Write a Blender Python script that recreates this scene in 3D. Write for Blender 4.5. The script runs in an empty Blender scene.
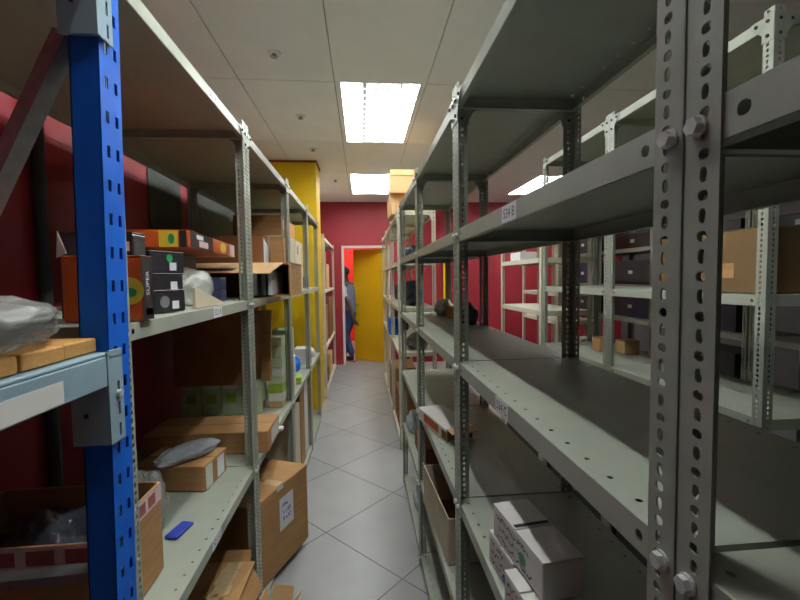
import bpy, bmesh, math, random
from mathutils import Vector, Matrix, noise
random.seed(7)
C = bpy.context.scene.collection
PI = math.pi

# ------------------------------------------------------------------ materials
def lin(r, g, b):
    return tuple(((c/255)/12.92 if c <= 10 else ((c/255+.055)/1.055)**2.4) for c in (r, g, b)) + (1,)

def mat(name, rgb, rough=.6, metal=0., noise_amt=.08, scale=18., spec=.5, bump=0., stretch=None):
    m = bpy.data.materials.new(name); m.use_nodes = True
    nt = m.node_tree; b = nt.nodes['Principled BSDF']
    b.inputs['Roughness'].default_value = rough; b.inputs['Metallic'].default_value = metal
    b.inputs['Specular IOR Level'].default_value = spec
    col = lin(*rgb)
    tc = nt.nodes.new('ShaderNodeTexCoord'); n = nt.nodes.new('ShaderNodeTexNoise')
    n.inputs['Scale'].default_value = scale; n.inputs['Detail'].default_value = 6
    if stretch:
        mp = nt.nodes.new('ShaderNodeMapping'); mp.inputs['Scale'].default_value = stretch
        nt.links.new(tc.outputs['Object'], mp.inputs['Vector']); nt.links.new(mp.outputs['Vector'], n.inputs['Vector'])
    else:
        nt.links.new(tc.outputs['Object'], n.inputs['Vector'])
    r = nt.nodes.new('ShaderNodeMapRange')
    r.inputs['From Min'].default_value = .3; r.inputs['From Max'].default_value = .7
    r.inputs['To Min'].default_value = 1-noise_amt; r.inputs['To Max'].default_value = 1+noise_amt*.6
    nt.links.new(n.outputs['Fac'], r.inputs['Value'])
    mx = nt.nodes.new('ShaderNodeVectorMath'); mx.operation = 'SCALE'
    mx.inputs[0].default_value = col[:3]
    nt.links.new(r.outputs['Result'], mx.inputs['Scale'])
    nt.links.new(mx.outputs['Vector'], b.inputs['Base Color'])
    if bump:
        bp = nt.nodes.new('ShaderNodeBump'); bp.inputs['Strength'].default_value = bump; bp.inputs['Distance'].default_value = .004
        nt.links.new(n.outputs['Fac'], bp.inputs['Height']); nt.links.new(bp.outputs['Normal'], b.inputs['Normal'])
    return m

def emit(name, rgb, s):
    m = bpy.data.materials.new(name); m.use_nodes = True
    nt = m.node_tree; nt.nodes.clear()
    e = nt.nodes.new('ShaderNodeEmission'); e.inputs['Color'].default_value = rgb+(1,); e.inputs['Strength'].default_value = s
    o = nt.nodes.new('ShaderNodeOutputMaterial'); nt.links.new(e.outputs[0], o.inputs['Surface'])
    return m

def film(name, rgb, clear, rough=.2):
    m = mat(name, rgb, rough, noise_amt=.15, scale=30, bump=.6)
    nt = m.node_tree; b = nt.nodes['Principled BSDF']; o = nt.nodes['Material Output']
    t = nt.nodes.new('ShaderNodeBsdfTransparent'); t.inputs['Color'].default_value = (.93, .93, .93, 1)
    x = nt.nodes.new('ShaderNodeMixShader'); x.inputs[0].default_value = clear
    nt.links.new(b.outputs[0], x.inputs[1]); nt.links.new(t.outputs[0], x.inputs[2]); nt.links.new(x.outputs[0], o.inputs['Surface'])
    return m

M = {}
M['steel'] = mat('painted_steel', (163, 169, 156), .42, .0, .07, 14)
M['post'] = mat('painted_post_steel', (152, 158, 146), .4, .05, .10, 20)
M['galv'] = mat('galvanised', (150, 156, 158), .38, .6, .2, 40)
M['bolt'] = mat('bolt_zinc', (205, 206, 204), .35, .25, .1, 60)
M['cream'] = mat('cream_steel', (214, 210, 192), .5, 0, .06, 12)
M['blue'] = mat('blue_enamel', (0, 96, 206), .5, 0, .05, 10, .3)
M['beam'] = mat('grey_blue_enamel', (140, 165, 178), .45, 0, .06, 14)
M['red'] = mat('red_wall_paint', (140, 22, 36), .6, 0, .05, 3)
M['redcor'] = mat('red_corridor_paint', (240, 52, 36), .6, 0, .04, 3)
M['yellow'] = mat('yellow_paint', (232, 192, 6), .5, 0, .04, 4)
M['yellowdoor'] = mat('yellow_door_paint', (222, 174, 4), .5, 0, .05, 4)
M['grey_wall'] = mat('grey_wall_paint', (78, 76, 76), .7, 0, .05, 3)
M['white_trim'] = mat('white_trim_paint', (222, 216, 210), .5, 0, .04, 6)
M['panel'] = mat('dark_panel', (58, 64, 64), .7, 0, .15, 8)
M['card'] = mat('cardboard', (172, 131, 88), .8, 0, .16, 9, .2, .05, (1, 1, 6))
M['card_d'] = mat('cardboard_brown', (138, 92, 58), .8, 0, .12, 9, .2, .05)
M['card_l'] = mat('cardboard_pale', (204, 168, 122), .8, 0, .08, 9, .2, .05)
M['card_b'] = mat('cardboard_beige', (206, 194, 170), .75, 0, .08, 9, .2)
M['card_dull'] = mat('cardboard_dull', (108, 85, 56), .8, 0, .08, 9, .2)
M['card_in'] = mat('cardboard_inside', (122, 84, 54), .85, 0, .10, 9, .1)
M['white'] = mat('white_board', (220, 218, 214), .6, 0, .05, 12, .3)
M['paper'] = mat('paper', (226, 228, 232), .6, 0, .04, 30, .3)
M['tape'] = mat('tape', (205, 180, 140), .25, 0, .12, 30)
M['ink'] = mat('black_ink', (24, 24, 30), .6, 0, .05)
M['black'] = mat('black_print', (36, 34, 38), .38, 0, .15, 20)
M['orange'] = mat('orange_print', (196, 86, 34), .4, 0, .12, 10)
M['yel_print'] = mat('yellow_print', (222, 190, 60), .4, 0, .1, 20)
M['green_print'] = mat('green_print', (40, 150, 90), .4, 0, .1, 20)
M['redprint'] = mat('red_print', (160, 84, 84), .5, 0, .25, 40)
M['pinkprint'] = mat('pale_pink_print', (222, 196, 196), .5, 0, .12, 40)
M['navy'] = mat('navy_plastic', (36, 38, 66), .45, 0, .15, 15)
M['bright_blue'] = mat('bright_blue_plastic', (24, 110, 220), .4, 0, .08, 15)
M['bluelabel'] = mat('blue_label', (50, 70, 170), .4, 0, .3, 60)
M['palegreen'] = mat('pale_green_card', (190, 206, 172), .6, 0, .12, 25, .3)
M['lime'] = mat('lime_print', (158, 190, 62), .5, 0, .15, 25)
M['wood'] = mat('sawn_wood', (196, 148, 88), .7, 0, .14, 14, .2, .08, (2, 14, 14))
M['bag'] = film('clear_plastic_bag', (185, 188, 186), .5, .12)
M['bagw'] = film('milky_plastic_bag', (205, 208, 200), .3, .2)
M['bagg'] = film('grey_plastic_wrap', (168, 171, 178), .2, .12)
M['bagdark'] = film('dark_plastic_wrap', (66, 70, 84), .15, .12)
M['bubble'] = film('bubble_wrap', (196, 204, 220), .10, .25)
M['greywrap'] = mat('grey_wrap', (120, 122, 126), .3, 0, .2, 30, .6, .5)
M['dark'] = mat('dark_items', (40, 42, 46), .5, 0, .2, 12)
M['red_plastic'] = mat('red_plastic', (206, 32, 44), .4)
M['skin'] = mat('skin', (62, 40, 32), .5, 0, .05)
M['hair'] = mat('hair', (22, 18, 16), .8, 0, .2, 60)
M['shirt'] = mat('shirt', (108, 114, 140), .8, 0, .08, 30)
M['sleeve'] = mat('sleeve', (176, 182, 204), .8, 0, .08, 30)
M['jeans'] = mat('jeans', (44, 66, 110), .8, 0, .12, 40)
M['shoe'] = mat('shoe', (40, 32, 32), .6)
M['sole'] = mat('sole', (150, 90, 80), .6)
M['tray'] = mat('lamp_tray', (240, 242, 245), .3, 0, .02)
M['tube'] = emit('fluorescent_tube', (.97, 1.0, .96), 128)

# floor tiles: square tiles laid diagonally with dark joints
def tile_material():
    m = bpy.data.materials.new('floor_tile'); m.use_nodes = True
    nt = m.node_tree; b = nt.nodes['Principled BSDF']
    tc = nt.nodes.new('ShaderNodeTexCoord'); mp = nt.nodes.new('ShaderNodeMapping')
    mp.vector_type = 'TEXTURE'
    mp.inputs['Location'].default_value = (-.2316, 2.343, 0); mp.inputs['Rotation'].default_value = (0, 0, .7671)
    mp.inputs['Scale'].default_value = (.574, .574, .574)
    nt.links.new(tc.outputs['Object'], mp.inputs['Vector'])
    fr = nt.nodes.new('ShaderNodeVectorMath'); fr.operation = 'FRACTION'; nt.links.new(mp.outputs[0], fr.inputs[0])
    sub = nt.nodes.new('ShaderNodeVectorMath'); sub.operation = 'SUBTRACT'; sub.inputs[1].default_value = (.5, .5, 0)
    nt.links.new(fr.outputs[0], sub.inputs[0])
    ab = nt.nodes.new('ShaderNodeVectorMath'); ab.operation = 'ABSOLUTE'; nt.links.new(sub.outputs[0], ab.inputs[0])
    sp = nt.nodes.new('ShaderNodeSeparateXYZ'); nt.links.new(ab.outputs[0], sp.inputs[0])
    mxx = nt.nodes.new('ShaderNodeMath'); mxx.operation = 'MAXIMUM'
    nt.links.new(sp.outputs[0], mxx.inputs[0]); nt.links.new(sp.outputs[1], mxx.inputs[1])
    gt = nt.nodes.new('ShaderNodeMath'); gt.operation = 'GREATER_THAN'; gt.inputs[1].default_value = .4945
    nt.links.new(mxx.outputs[0], gt.inputs[0])
    fl = nt.nodes.new('ShaderNodeVectorMath'); fl.operation = 'FLOOR'; nt.links.new(mp.outputs[0], fl.inputs[0])
    wn = nt.nodes.new('ShaderNodeTexWhiteNoise'); wn.noise_dimensions = '2D'; nt.links.new(fl.outputs[0], wn.inputs['Vector'])
    ns = nt.nodes.new('ShaderNodeTexNoise'); ns.inputs['Scale'].default_value = 5; ns.inputs['Detail'].default_value = 8
    nt.links.new(tc.outputs['Object'], ns.inputs['Vector'])
    add = nt.nodes.new('ShaderNodeMath'); add.operation = 'MULTIPLY_ADD'; add.inputs[1].default_value = .10; add.inputs[2].default_value = .80
    nt.links.new(wn.outputs['Value'], add.inputs[0])
    add2 = nt.nodes.new('ShaderNodeMath'); add2.operation = 'MULTIPLY_ADD'; add2.inputs[1].default_value = .28
    nt.links.new(ns.outputs['Fac'], add2.inputs[0]); nt.links.new(add.outputs[0], add2.inputs[2])
    sc = nt.nodes.new('ShaderNodeVectorMath'); sc.operation = 'SCALE'; sc.inputs[0].default_value = lin(152, 153, 155)[:3]
    nt.links.new(add2.outputs[0], sc.inputs['Scale'])
    mix = nt.nodes.new('ShaderNodeMix'); mix.data_type = 'RGBA'
    nt.links.new(gt.outputs[0], mix.inputs['Factor']); nt.links.new(sc.outputs[0], mix.inputs[6])
    mix.inputs[7].default_value = lin(78, 78, 78)
    nt.links.new(mix.outputs[2], b.inputs['Base Color'])
    b.inputs['Roughness'].default_value = .38
    return m
M['tile'] = tile_material()
M['ceil'] = mat('ceiling_board', (230, 229, 226), .8, 0, .04, 4, .2)
M['ceilgap'] = mat('ceiling_joint', (168, 164, 160), .8, 0, .02)

# ------------------------------------------------------------------ mesh helpers
class MB:
    """collects shapes, then links them as one mesh object"""
    def __init__(s): s.bm = bmesh.new(); s.mi = 0
    def face(s, pts):
        f = s.bm.faces.new([s.bm.verts.new(p) for p in pts]); f.material_index = s.mi; return f
    def box(s, x0, x1, y0, y1, z0, z1, mi=None):
        if mi is not None: s.mi = mi
        v = [s.bm.verts.new((x, y, z)) for z in (z0, z1) for y in (y0, y1) for x in (x0, x1)]
        for q in ((0, 2, 3, 1), (4, 5, 7, 6), (0, 1, 5, 4), (2, 6, 7, 3), (0, 4, 6, 2), (1, 3, 7, 5)):
            f = s.bm.faces.new([v[i] for i in q]); f.material_index = s.mi
        return v
    def obox(s, c, size, R, mi=None):
        v = s.box(-size[0]/2, size[0]/2, -size[1]/2, size[1]/2, -size[2]/2, size[2]/2, mi)
        for q in v: q.co = R @ q.co + Vector(c)
    def bar(s, p0, p1, w, h, mi=None):
        p0, p1 = Vector(p0), Vector(p1); d = p1-p0
        s.obox((p0+p1)/2, (w, h, d.length), d.to_track_quat('Z', 'Y').to_matrix(), mi)
    def cyl(s, p0, p1, r, n=12, r2=None, mi=None):
        if mi is not None: s.mi = mi
        r2 = r if r2 is None else r2
        p0, p1 = Vector(p0), Vector(p1); R = (p1-p0).to_track_quat('Z', 'Y').to_matrix()
        a = [s.bm.verts.new(p0+R@Vector((r*math.cos(2*PI*i/n), r*math.sin(2*PI*i/n), 0))) for i in range(n)]
        b = [s.bm.verts.new(p1+R@Vector((r2*math.cos(2*PI*i/n), r2*math.sin(2*PI*i/n), 0))) for i in range(n)]
        for i in range(n):
            j = (i+1) % n; f = s.bm.faces.new((a[i], a[j], b[j], b[i])); f.material_index = s.mi
        for q in (a[::-1], b):
            f = s.bm.faces.new(q); f.material_index = s.mi
    def prism(s, pts, d, mi=None):
        if mi is not None: s.mi = mi
        d = Vector(d); a = [s.bm.verts.new(p) for p in pts]; b = [s.bm.verts.new(Vector(p)+d) for p in pts]; n = len(a)
        for q in [a[::-1], b]+[(a[i], a[(i+1) % n], b[(i+1) % n], b[i]) for i in range(n)]:
            f = s.bm.faces.new(q); f.material_index = s.mi
    def perf(s, O, U, V, W, pitch, n, holes, t, mi=None):
        """sheet strip of n cells (W by pitch) at O, cell k with hole k%len: (u, a, b, squareness)"""
        if mi is not None: s.mi = mi
        O, U, V = Vector(O), Vector(U), Vector(V); N = U.cross(V)*t
        rim = [(0, 0), (1/3, 0), (2/3, 0), (1, 0), (1, 1/3), (1, 2/3), (1, 1), (2/3, 1), (1/3, 1), (0, 1), (0, 2/3), (0, 1/3)]
        for k in range(n):
            o = O+V*(pitch*k); h = holes[k % len(holes)]
            if h is None:
                s.prism([o, o+U*W, o+U*W+V*pitch, o+V*pitch], -N); continue
            uc, a, b, sq = h
            out, inn = [], []
            for i, (ru, rv) in enumerate(rim):
                out.append(o+U*(W*ru)+V*(pitch*rv))
                if sq: 
                    iu, iv = (ru-.5)*2*a, (rv-.5)*2*b
                else:
                    th = math.radians(225+30*i); c, sn = math.cos(th), math.sin(th)
                    iu, iv = a*math.copysign(abs(c)**.8, c), b*math.copysign(abs(sn)**.8, sn)
                inn.append(o+U*(uc+iu)+V*(pitch/2+iv))
            vo = [s.bm.verts.new(p) for p in out]; vi = [s.bm.verts.new(p) for p in inn]
            wo = [s.bm.verts.new(p-N) for p in out]; wi = [s.bm.verts.new(p-N) for p in inn]
            for i in range(12):
                j = (i+1) % 12
                qs = [(vo[i], vo[j], vi[j], vi[i]), (wo[j], wo[i], wi[i], wi[j]), (vi[i], vi[j], wi[j], wi[i])]
                if i in (3, 4, 5, 9, 10, 11): qs.append((vo[j], vo[i], wo[i], wo[j]))
                for q in qs:
                    f = s.bm.faces.new(q); f.material_index = s.mi
    def add_mesh(s, me, Mx, mi):
        vs = [s.bm.verts.new(Mx @ v.co) for v in me.vertices]
        for p in me.polygons:
            try:
                f = s.bm.faces.new([vs[i] for i in p.vertices]); f.material_index = mi
            except ValueError: pass
    def mesh(s, name, mats, smooth=False):
        me = bpy.data.meshes.new(name); s.bm.normal_update()
        s.bm.to_mesh(me); s.bm.free()
        for m in mats: me.materials.append(m)
        if smooth:
            for p in me.polygons: p.use_smooth = True
        return me
    def build(s, name, mats, parent=None, loc=(0, 0, 0), rot=(0, 0, 0), bevel=0., smooth=False):
        if not isinstance(mats, (list, tuple)): mats = [mats]
        return link(name, s.mesh(name, mats, smooth), parent, loc, rot, bevel)

def link(name, me, parent=None, loc=(0, 0, 0), rot=(0, 0, 0), bevel=0.):
    o = bpy.data.objects.new(name, me); C.objects.link(o); o.parent = parent
    o.location = loc; o.rotation_euler = rot
    if bevel:
        b = o.modifiers.new('bevel', 'BEVEL'); b.width = bevel; b.segments = 2; b.limit_method = 'ANGLE'
    return o

def tag(o, label, cat, group=None, kind=None):
    o['label'] = label; o['category'] = cat
    if group: o['group'] = group
    if kind: o['kind'] = kind
    return o

def thing(name, label, cat, loc=(0, 0, 0), rotz=0., group=None):
    o = bpy.data.objects.new(name, None); C.objects.link(o); o.empty_display_size = .1
    o.location = loc; o.rotation_euler = (0, 0, rotz)
    return tag(o, label, cat, group)

def struct(name, mb, m, **k):
    o = mb.build(name, m, **k); o['kind'] = 'structure'; return o

_texts = {}
def text_mesh(s, size=1.):
    if (s, size) not in _texts:
        cu = bpy.data.curves.new('lettering', 'FONT'); cu.body = s; cu.size = size; cu.align_x = 'CENTER'; cu.align_y = 'CENTER'
        o = bpy.data.objects.new('lettering', cu); C.objects.link(o)
        dg = bpy.context.evaluated_depsgraph_get()
        me = bpy.data.meshes.new_from_object(o.evaluated_get(dg))
        bpy.data.objects.remove(o); _texts[(s, size)] = me
    return _texts[(s, size)]

# frame on a surface: X = reading direction, Y = up, Z = out of the surface
def frame(o, xdir, ydir):
    x, y = Vector(xdir).normalized(), Vector(ydir).normalized(); z = x.cross(y)
    return Matrix((x, y, z)).transposed().to_4x4() @ Matrix.Identity(4) if False else Matrix.Translation(o) @ Matrix((x, y, z)).transposed().to_4x4()

# ------------------------------------------------------------------ the room
H = 2.718
FIX = [(-.155, .39), (-.155, 2.79), (-.155, 5.19), (2.245, 5.19)]
WL, WR, WB, WF = -1.12, 4.6, -3.0, 7.05
b = MB(); b.box(WL-.1, WR+.1, WB, 10.2, -.05, 0); struct('floor', b, M['tile'])
b = MB()
x = -.155-.6*2
cells = set((round(a, 3), round(c, 3)) for a, c in FIX)
while x < WR:
    y = .39-1.2*3
    while y < WF:
        if (round(x, 3), round(y, 3)) not in cells:
            b.box(max(x+.003, WL), min(x+.597, WR), max(y+.003, WB), min(y+1.197, WF), H, H+.012, 0)
            b.box(max(x, WL), min(x+.6, WR), max(y, WB), min(y+1.2, WF), H+.012, H+.02, 1)
        y += 1.2
    x += .6
struct('ceiling', b, [M['ceil'], M['ceilgap']])
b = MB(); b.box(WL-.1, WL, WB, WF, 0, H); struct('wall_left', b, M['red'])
b = MB(); b.box(WR, WR+.1, WB, WF, 0, H); struct('wall_right', b, M['grey_wall'])
b = MB(); b.box(WL-.1, WR+.1, WB-.1, WB, 0, H); struct('wall_back', b, M['grey_wall'])
DX0, DX1, DZ = -.33, .46, 1.965
b = MB(); b.box(WL-.1, DX0, WF, WF+.1, 0, H); b.box(DX1, WR+.1, WF, WF+.1, 0, H); b.box(DX0, DX1, WF, WF+.1, DZ, H)
struct('wall_front', b, M['red'])
b = MB(); b.box(DX0-.005, DX0+.03, WF-.015, WF+.11, 0, DZ); b.box(DX1-.03, DX1+.005, WF-.015, WF+.11, 0, DZ); b.box(DX0-.005, DX1+.005, WF-.015, WF+.11, DZ-.005, DZ+.03)
struct('trim_1', b, M['white_trim'])
# corridor behind the door
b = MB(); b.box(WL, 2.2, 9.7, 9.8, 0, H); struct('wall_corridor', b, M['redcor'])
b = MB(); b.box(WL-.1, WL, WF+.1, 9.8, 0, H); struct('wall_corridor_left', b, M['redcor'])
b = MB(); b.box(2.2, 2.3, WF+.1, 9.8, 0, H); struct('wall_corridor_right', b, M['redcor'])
b = MB(); b.box(WL-.1, 2.3, WF+.1, 9.8, H, H+.02); struct('ceiling_corridor', b, M['ceil'])
# yellow pillar
b = MB(); b.box(WL, -.475, 4.62, 5.0, 0, H); struct('pillar', b, M['yellow'])
b = MB(); b.box(WL, -.462, 4.605, 5.01, H-.02, H-.001); struct('trim_2', b, M['card_d'])

# door leaf, hinged on the right jamb, opened into the corridor
d = thing('door_1', 'yellow door leaf standing half open into the red corridor', 'door', (DX1-.035, WF+.03, 0), math.radians(144), None)
d['kind'] = 'structure'
b = MB(); b.box(0, .70, -.02, .02, .006, DZ-.012); b.build('door_panel', M['yellowdoor'], d, bevel=.003)
b = MB(); b.cyl((.64, .02, 1.0), (.64, .06, 1.0), .012); b.cyl((.64, .055, 1.0), (.54, .055, 1.0), .01); b.cyl((.64, -.02, 1.0), (.64, -.06, 1.0), .012); b.cyl((.64, -.055, 1.0), (.54, -.055, 1.0), .01)
b.build('door_handle', M['galv'], d)

# ------------------------------------------------------------------ lamps
def fixture(x, y, label, z=H):
    t = thing('ceiling_light', label, 'ceiling light', (x+.3, y+.6, z), 0, 'recessed fluorescent ceiling lights')
    b = MB()
    b.box(-.262, .262, -.594, .594, .085, .09)
    for s in (-1, 1):
        b.box(s*.262-.003, s*.262+.003, -.594, .594, 0, .09); b.box(-.262, .262, s*.594-.004, s*.594+.004, 0, .09)
    b.prism([(-.03, -.59, .085), (.03, -.59, .085), (0, -.59, .012)], (0, 1.18, 0))
    for f in b.bm.faces[-5:]: f.material_index = 1
    b.build('housing', [M['tray'], M['panel']], t)
    b = MB()
    for k in range(13):
        yy = -.59+1.18*k/12
        b.box(-.258, -.012, yy-.002, yy+.002, .001, .012); b.box(.012, .258, yy-.002, yy+.002, .001, .012)
    for xx in (-.215, -.075, .075, .215): b.box(xx-.001, xx+.001, -.59, .59, .001, .012)
    b.build('louvre', M['tray'], t)
    b = MB()
    for sx in (-1, 1): b.box(min(sx*.265, sx*.297), max(sx*.265, sx*.297), -.597, .597, .001, .006)
    b.build('frame', M['ceil'], t)
    for x0, x1 in ((-.118, -.090), (.135, .150)):
        b = MB(); b.box(x0, x1, -.585, .585, .0135, .0145); b.build('reflector', M['galv'], t)
    for xx in (-.225, .0, .225)[::2]:
        b = MB(); b.cyl((xx, -.57, .030), (xx, .57, .030), .015, 10); b.build('tube', M['tube'], t)
    return t
for (x, y), l in zip(FIX, ['bright louvred ceiling light above the near end of the aisle', 'large bright louvred ceiling light halfway along the aisle',
                           'smaller looking bright ceiling light near the red end wall',
                           'bright ceiling light over the next aisle, glimpsed above the 534 B shelf']):
    fixture(x, y, l)
fixture(-.3, 8.0, 'unseen ceiling light added to brighten the red corridor', H-.095)  # lamp out of view, added to brighten the corridor

for x, y, l in [(-.469, 2.465, 'small round ceiling sprinkler nearest the camera'), (-.455, 3.378, 'small round ceiling sprinkler left of the large ceiling light'),
                (-.455, 4.2, 'small round ceiling sprinkler just beside the yellow pillar'), (-.32, 5.5, 'small round ceiling sprinkler by the far ceiling light')]:
    t = thing('ceiling_sprinkler', l, 'sprinkler', (x, y, H), 0, 'ceiling sprinklers')
    b = MB(); b.cyl((0, 0, -.006), (0, 0, 0), .035, 20, .038); b.build('rose', M['white_trim'], t)
    b = MB(); b.cyl((0, 0, -.02), (0, 0, -.006), .012, 12); b.cyl((0, 0, -.024), (0, 0, -.02), .02, 14); b.build('nozzle', M['galv'], t)

# wall fittings behind the left racks, plus a dark sheet for the shade
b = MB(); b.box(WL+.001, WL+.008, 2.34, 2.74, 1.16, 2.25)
tag(b.build('wall_panel_and_shade', M['panel'], bevel=.004), 'flat dark grey panel fixed to the red wall behind the left shelves', 'panel')
b = MB(); b.box(WL+.001, WL+.008, 2.95, 4.2, .9, 2.25)  # thin sheet added here, its dark colour stands for shade on the wall
tag(b.build('wall_panel_and_shade', M['panel'], bevel=.004), 'dark sheet added for the shade on the red wall, behind the brown cartons', 'panel')
b = MB(); b.cyl((WL+.022, 1.56, 0), (WL+.022, 1.56, 2.3), .02, 14)
tag(b.build('wall_pipe', M['panel']), 'dark grey upright pipe on the red wall left of the blue upright', 'pipe')

# ------------------------------------------------------------------ slotted-angle shelving
def post_mesh(h, PW=.034):
    n = int(h/.0158); p = h/n; t = .0019
    b = MB()
    if PW > .04:                                     # wide angle: two columns of holes in each flange
        q = PW/2; hs = [(q/2, .0036, .0058, 0), (q/2, .0046, .0040, 0)]
        for k in (0, 1):
            b.perf((0, PW-k*q, 0), (0, -1, 0), (0, 0, 1), q, p, n, hs if k else hs[::-1], t)
            b.perf((k*q, 0, 0), (1, 0, 0), (0, 0, 1), q, p, n, hs if k else hs[::-1], t)
        return b
    hl = [(.015, .0036, .0060, 0), (.015, .0050, .0042, 0)]
    b.perf((0, PW, 0), (0, -1, 0), (0, 0, 1), PW, p, n, [(PW-.020, a, c, 0) for _, a, c, _ in hl], t)   # front flange, faces -x
    b.perf((0, 0, 0), (1, 0, 0), (0, 0, 1), PW, p, n, [(.019, a, c, 0) for _, a, c, _ in hl], t)          # side flange, faces -y
    return b
def shelf_mesh(L, d, lip=.033):
    b = MB(); x0, x1, y0, y1 = .0032, d-.0032, .0032, L-.0032
    n = int((y1-y0)/.05); p = (y1-y0)/n; sw = .036; t = .0012
    b.perf((x0, y0, 0), (1, 0, 0), (0, 1, 0), sw, p, n, [(.021, .0036, .0036, 0)], t)
    b.perf((x1-sw, y0, 0), (1, 0, 0), (0, 1, 0), sw, p, n, [(sw-.021, .0036, .0036, 0)], t)
    b.box(x0+sw, x1-sw, y0, y1, -t, 0)
    m = 9; q = (y1-y0)/m; hs = [None]*m
    hs[0] = hs[m-1] = (lip/2, .0055, .0055, 0)
    for sx, xx in ((1, x0), (-1, x1)):
        if sx == 1: b.perf((xx, y1, 0), (0, 0, -1), (0, -1, 0), lip, q, m, hs, -t)
        else: b.perf((xx, y0, 0), (0, 0, -1), (0, 1, 0), lip, q, m, hs, -t)
        b.box(min(xx, xx+sx*.014), max(xx, xx+sx*.014), y0, y1, -lip-t, -lip)
    for sy, yy in ((1, y0), (-1, y1)):
        b.box(x0, x1, min(yy, yy+sy*t), max(yy, yy+sy*t), -lip, -t)
        b.box(x0+.015, x1-.015, min(yy, yy+sy*.012), max(yy, yy+sy*.012), -lip-t, -lip)
    for sx, xx in ((1, x0), (-1, x1)):                                                          # rolled top edge
        pr = [(-.0011, -.0035), (-.0011, -.0022), (-.0006, -.0006), (.0004, .0003), (.003, .0003), (.003, -.0035)]
        pts = [(xx+sx*a, y0, c) for a, c in pr]
        b.prism(pts if sx == 1 else pts[::-1], (0, y1-y0, 0))
    return b
def bolt_mesh():
    b = MB(); b.cyl((0, 0, 0), (-.0025, 0, 0), .0085, 16); b.cyl((-.0025, 0, 0), (-.008, 0, 0), .0072, 6)
    return b
def plate_front_mesh():
    b = MB(); s = .075
    b.prism([(0, 0, 0), (0, s, 0), (0, s, -.012), (0, .037, -.05), (0, .037, -s), (0, 0, -s)], (-.0018, 0, 0), 0)
    for y, z in ((.018, -.016), (.055, -.014), (.018, -.058)): b.cyl((-.0018, y, z), (-.006, y, z), .005, 8, mi=1)
    return b
def plate_side_mesh():
    b = MB(); s = .075; a = [(0, 0, 0), (s, 0, 0), (s, 0, -.03)]
    for k in range(5):
        th = PI/2*k/4; a.append((s-.037*math.sin(th), 0, -.03-.045*(1-math.cos(th))-0.0))
    a += [(.037, 0, -s), (0, 0, -s)]
    pts = []
    for p in a:
        if not pts or (Vector(p)-Vector(pts[-1])).length > 1e-5: pts.append(p)
    b.prism(pts, (0, -.0018, 0), 0)
    for x, z in ((.018, -.016), (.055, -.016), (.018, -.058)): b.cyl((x, -.0018, z), (x, -.005, z), .005, 8, mi=1)
    return b
cache = {}
def cached(key, fn, name, mats):
    if key not in cache: cache[key] = fn().mesh(name, mats)
    return cache[key]

def unit(label, group, loc, rot, L, d, h, levels, sm='steel', pm='post', tags={}, bolts=True, plates=True, pw=.034):
    t = thing('shelving_unit', label, 'shelving unit', loc, rot, group)
    pme = cached(('p', h, pm, pw), lambda: post_mesh(h, pw), 'post', [M[pm]])
    sme = cached(('s', L, d, sm), lambda: shelf_mesh(L, d), 'shelf', [M[sm]])
    bme = cached('b', bolt_mesh, 'bolt', [M['bolt']])
    gf = cached(('gf', pm), plate_front_mesh, 'corner_plate', [M[pm], M['ink']])
    gs = cached(('gs', pm), plate_side_mesh, 'corner_plate', [M[pm], M['ink']])
    # post local frames: (position, rotation about z); front posts then rear posts
    spec = [((0, 0, 0), 0, 1), ((0, L, 0), -PI/2, 1), ((d, L, 0), PI, 0), ((d, 0, 0), PI/2, 0)]
    posts = []
    for i, (p, r, front) in enumerate(spec):
        o = link('post', pme, t, p, (0, 0, r)); posts.append(o)
        if bolts and front:
            for k, z in enumerate(levels):
                # bolt through the aisle flange of this post
                bo = link('bolt', bme, o)
                if i == 0: bo.location = (0, .014, z-.017)
                else: bo.location = (.014, 0, z-.017); bo.rotation_euler = (0, 0, PI/2)
    for k, z in enumerate(levels):
        s = link('shelf', sme, t, (0, 0, z))
        if k in tags:
            txt, yc = tags[k]
            b = MB(); w, hh = .074, .031
            b.box(.0012, .0030, yc-w/2, yc+w/2, -.0325, -.0325+hh, 0)
            tm = text_mesh(txt, .0245)
            b.add_mesh(tm, frame((.0010, yc, -.0172), (0, -1, 0), (0, 0, 1)), 1)
            b.build('shelf_label', [M['paper'], M['ink']], s)['label'] = 'white shelf label reading ' + txt
    if plates:
        z = levels[0]
        link('corner_plate', gf, t, (-.0006, .0, z)); 
        o = link('corner_plate', gf, t, (-.0006, L, z)); o.scale = (1, -1, 1)
        link('corner_plate', gs, t, (0, -.0006, z)).scale = (1, .3, 1)
        link('corner_plate', gs, t, (d, -.0006, z)).scale = (-1, .3, 1)
    return t

GR = 'grey slotted-angle shelving units right of the aisle'
GL = 'grey slotted-angle shelving units left of the aisle'
XR, DR, HR = .265, .347, 1.975
LV = [1.945, 1.58, 1.208, .805, .44, .06]
LR = .856
unit('grey shelving unit nearest the camera on the right, cut off by the frame edge', GR, (XR, -.535, 0), 0, .86, DR, HR, LV)
unit('tall grey shelving unit with empty shelves labelled 534 B and 534 C', GR, (XR, .327, 0), 0, .836, DR, HR, LV,
     tags={1: ('534 B', .415), 2: ('534 C', .455)})
unit('grey shelving unit right behind the 534 unit, open beige box on a low shelf', GR, (XR, 1.165, 0), 0, LR, DR, HR, LV)
unit('last dark grey shelving unit before the pale racks on the right', GR, (XR, 2.023, 0), 0, LR, DR, HR, LV)
XL, DL, HL = -.445, .575, 2.06
LVL = [2.03, 1.367, .692, .036]
def left(y0, y1, label, **k): return unit(label, GL, (XL, y1-.001, 0), PI, y1-y0-.002, DL, HL, LVL, pw=.041, **k)
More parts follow.
